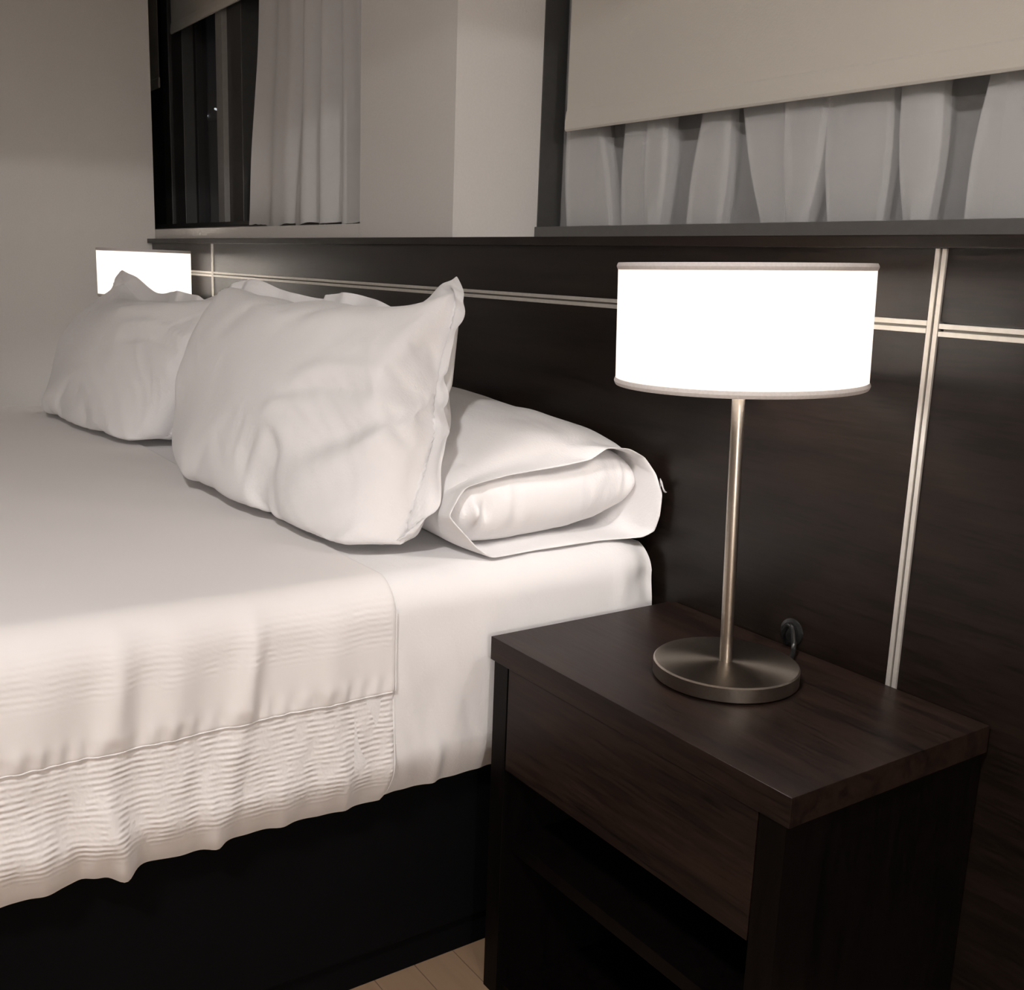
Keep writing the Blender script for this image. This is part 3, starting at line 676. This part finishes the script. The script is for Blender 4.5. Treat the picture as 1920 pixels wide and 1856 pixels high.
# ---------------------------------------------------------------- lying pillow in an open pillowcase
def lying():
    root = empty('pillow', (-1.8, -.22, .702))
    # mouth loop, from the front corner over the top to the wall, then back along the bed
    mouth = [(-1.362, -.415, .775), (-1.372, -.380, .815), (-1.368, -.300, .830), (-1.362, -.200, .839), (-1.358, -.143, .846), (-1.352, -.112, .864), (-1.356, -.060, .858), (-1.350, -.030, .842),
             (-1.335, -.016, .815), (-1.318, -.014, .783), (-1.318, -.016, .745), (-1.325, -.020, .716), (-1.338, -.036, .7035), (-1.350, -.120, .7045), (-1.346, -.200, .705), (-1.350, -.262, .7035), (-1.342, -.345, .704), (-1.346, -.372, .722), (-1.352, -.395, .748)]
    def sect(x, s, yf, yb, zt, lean):
        """closed section with the same number of points as the mouth"""
        out = []
        A = [(yf, .775), (yf+.012, .81), (yf+.06, .84), (yf+.13, .87), (yf+.18, .885), (yf+.22, .892), (yf+.26, .892), (yb-.035, .875), (yb, .845), (yb+.004, .80), (yb, .755), (yb-.012, .722), (yb-.04, .7045),
             (yb-.10, .703), (yb-.17, .703), (yb-.24, .703), (yf+.06, .704), (yf+.022, .720), (yf+.004, .745)]
        for y, z in A: out.append((x, y, .703+(z-.703)*s*(zt/.192)))
        return out
    rings = []
    for (x, s, yf, yb, zt) in ((-2.28, .10, -.26, -.12, .15), (-2.25, .55, -.33, -.06, .17), (-2.18, .85, -.375, -.03, .192), (-2.05, .98, -.39, -.020, .212), (-1.9, 1, -.395, -.018, .211), (-1.75, 1, -.395, -.018, .207),
                               (-1.6, 1, -.395, -.018, .200), (-1.50, 1, -.398, -.016, .192), (-1.43, 1, -.402, -.016, .182)):
        rings.append(sect(x, s, yf, yb, zt, 0))
    rings.append([tuple(.5*(a+b) for a, b in zip(p, q)) for p, q in zip(sect(-1.40, 1, -.408, -.016, .170, 0), [(m[0]-.03, m[1], m[2]) for m in mouth])])
    rings.append(mouth)
    NS = 6
    dense = [catmull(r, NS, True) for r in rings]
    def lin(r): return [Vector(r[i]).lerp(Vector(r[(i+1) % len(r)]), q/NS) for i in range(len(r)) for q in range(NS)]
    dense[-1] = [a.lerp(b, .75) for a, b in zip(dense[-1], lin(rings[-1]))]
    dense[-2] = [a.lerp(b, .4) for a, b in zip(dense[-2], lin(rings[-2]))]
    # refine along the length
    K = len(dense[0]); cols = [catmull([dense[r][k] for r in range(len(dense))], 7) for k in range(K)]
    nr = len(cols[0]); V = []
    for r in range(nr):
        for k in range(K):
            p = cols[k][r]; t = r/(nr-1)
            ang = k/K
            a = sstep(.0, .15, t)*(1-sstep(.93, 1, t))
            up = 1 if p.z > .712 else 0
            dv = .006*nz(p.x*5, p.y*9, 3)+.004*nz(p.x*13+p.y*9, p.y*17, p.z*10)
            # long shallow creases fanning from the mouth
            cr = .005*nz(p.y*22+1.5*p.x, p.x*2.4, 9)*sstep(-1.8, -1.42, p.x)
            q = Vector((0, -.3 if p.y < -.3 else 0, .9 if p.z > .76 else .0))
            pp = p+q*(dv+cr)*a*up
            V.append((pp.x, min(pp.y, -.006), max(pp.z, .7025)))
    F = [(r*K+k, r*K+(k+1) % K, (r+1)*K+(k+1) % K, (r+1)*K+k) for r in range(nr-1) for k in range(K)]
    F.append(tuple(range(K-1, -1, -1)))
    n0 = len(V)
    # turned-in hem of the case and its inside
    cen = Vector((0, -.2, .77)); last = [Vector(V[(nr-1)*K+k]) for k in range(K)]
    insr = []
    for (dx, sh_) in ((.0012, .004), (-.004, .009), (-.03, .012), (-.07, .014), (-.12, .02), (-.20, .03)):
        ring = []
        for k in range(K):
            p = last[k]; src = cols[k]
            # follow the outer skin inwards
            tx = p.x+dx; best = min(src, key=lambda q: abs(q.x-tx)) if dx < -.01 else p
            d = (cen-Vector((0, best.y, best.z))); d.x = 0; d.normalize()
            q = Vector((tx, best.y, best.z))+d*sh_*.5
            ring.append((q.x, q.y, max(q.z, .7032)))
        insr.append(ring)
    prev = (nr-1)*K
    for ring in insr:
        st = len(V); V += ring
        F += [(prev+k, prev+(k+1) % K, st+(k+1) % K, st+k) for k in range(K)]
        prev = st
    o = pymesh('pillowcase', V, F, M_linen_p, root, True, 1); o.matrix_parent_inverse = Matrix.Translation(-root.location)
    # small stray flap of hem at the wall side
    fl = []
    for i in range(9):
        t = i/8; fl.append((-1.322+.026*t*.6, -.016-.004*math.sin(t*3), .800-.006*t+.006*math.sin(t*5)))
    Vf = []; Ff = []
    for i, (x, y, z) in enumerate(fl):
        w_ = .006*(1-(i/8)**2)+.0012; Vf += [(x, y-.003, z+w_), (x, y, z-w_), (x, y+.002, z)]
    for i in range(8):
        for c in range(3): Ff.append((i*3+c, i*3+(c+1) % 3, (i+1)*3+(c+1) % 3, (i+1)*3+c))
    Ff += [(0, 2, 1), (24, 25, 26)]
    f2 = pymesh('hem_flap', Vf, Ff, M_linen_p, root, True); f2.matrix_parent_inverse = Matrix.Translation(-root.location)
    # the folded inner pillow seen in the mouth
    Vi = []; nu, nv = 150, 60
    for r in range(nv+1):
        t = r/nv
        for k in range(nu):
            a = 2*PI*k/nu
            ph = max(0., (t-.5)/.5)*PI/2
            x = -2.05+.60*min(1, t/.5) if t < .5 else -1.45+.072*math.sin(ph)
            ca, sa = math.cos(a), math.sin(a); c_ = math.cos(ph)
            yy = abs(ca)**.6*(1 if ca > 0 else -1); zz = abs(sa)**.8*(1 if sa > 0 else -1)
            y = -.204+.196*(.88+.12*c_)*yy; z = .781+.072*c_**.9*zz
            z += .064*(y+.204)                     # lifts towards the wall
            pin = sstep(.5, .8, t)
            x += pin*(.0055*(1-abs(nz(y*34, z*5, 1)))**2+.003*nz(y*70, z*8, 5)+.004*nz(y*9, z*14, 8))
            x += pin*(.016*math.exp(-((y+.362)/.010)**2-((z-.775)/.020)**2)-.012*math.exp(-((y+.338)/.008)**2-((z-.775)/.024)**2))
            z += pin*.004*nz(y*24, x*4, 2)
            Vi.append((x, min(y, -.02), max(z, .707)))
    Fi = [(r*nu+k, r*nu+(k+1) % nu, (r+1)*nu+(k+1) % nu, (r+1)*nu+k) for r in range(nv) for k in range(nu)]
    ip = pymesh('inner_pillow', Vi, Fi, M_linen_p, root, True); ip.matrix_parent_inverse = Matrix.Translation(-root.location)
    return tag(root, 'white pillow lying flat by the headboard, its open pillowcase end facing the lamp', 'pillow')
lying()
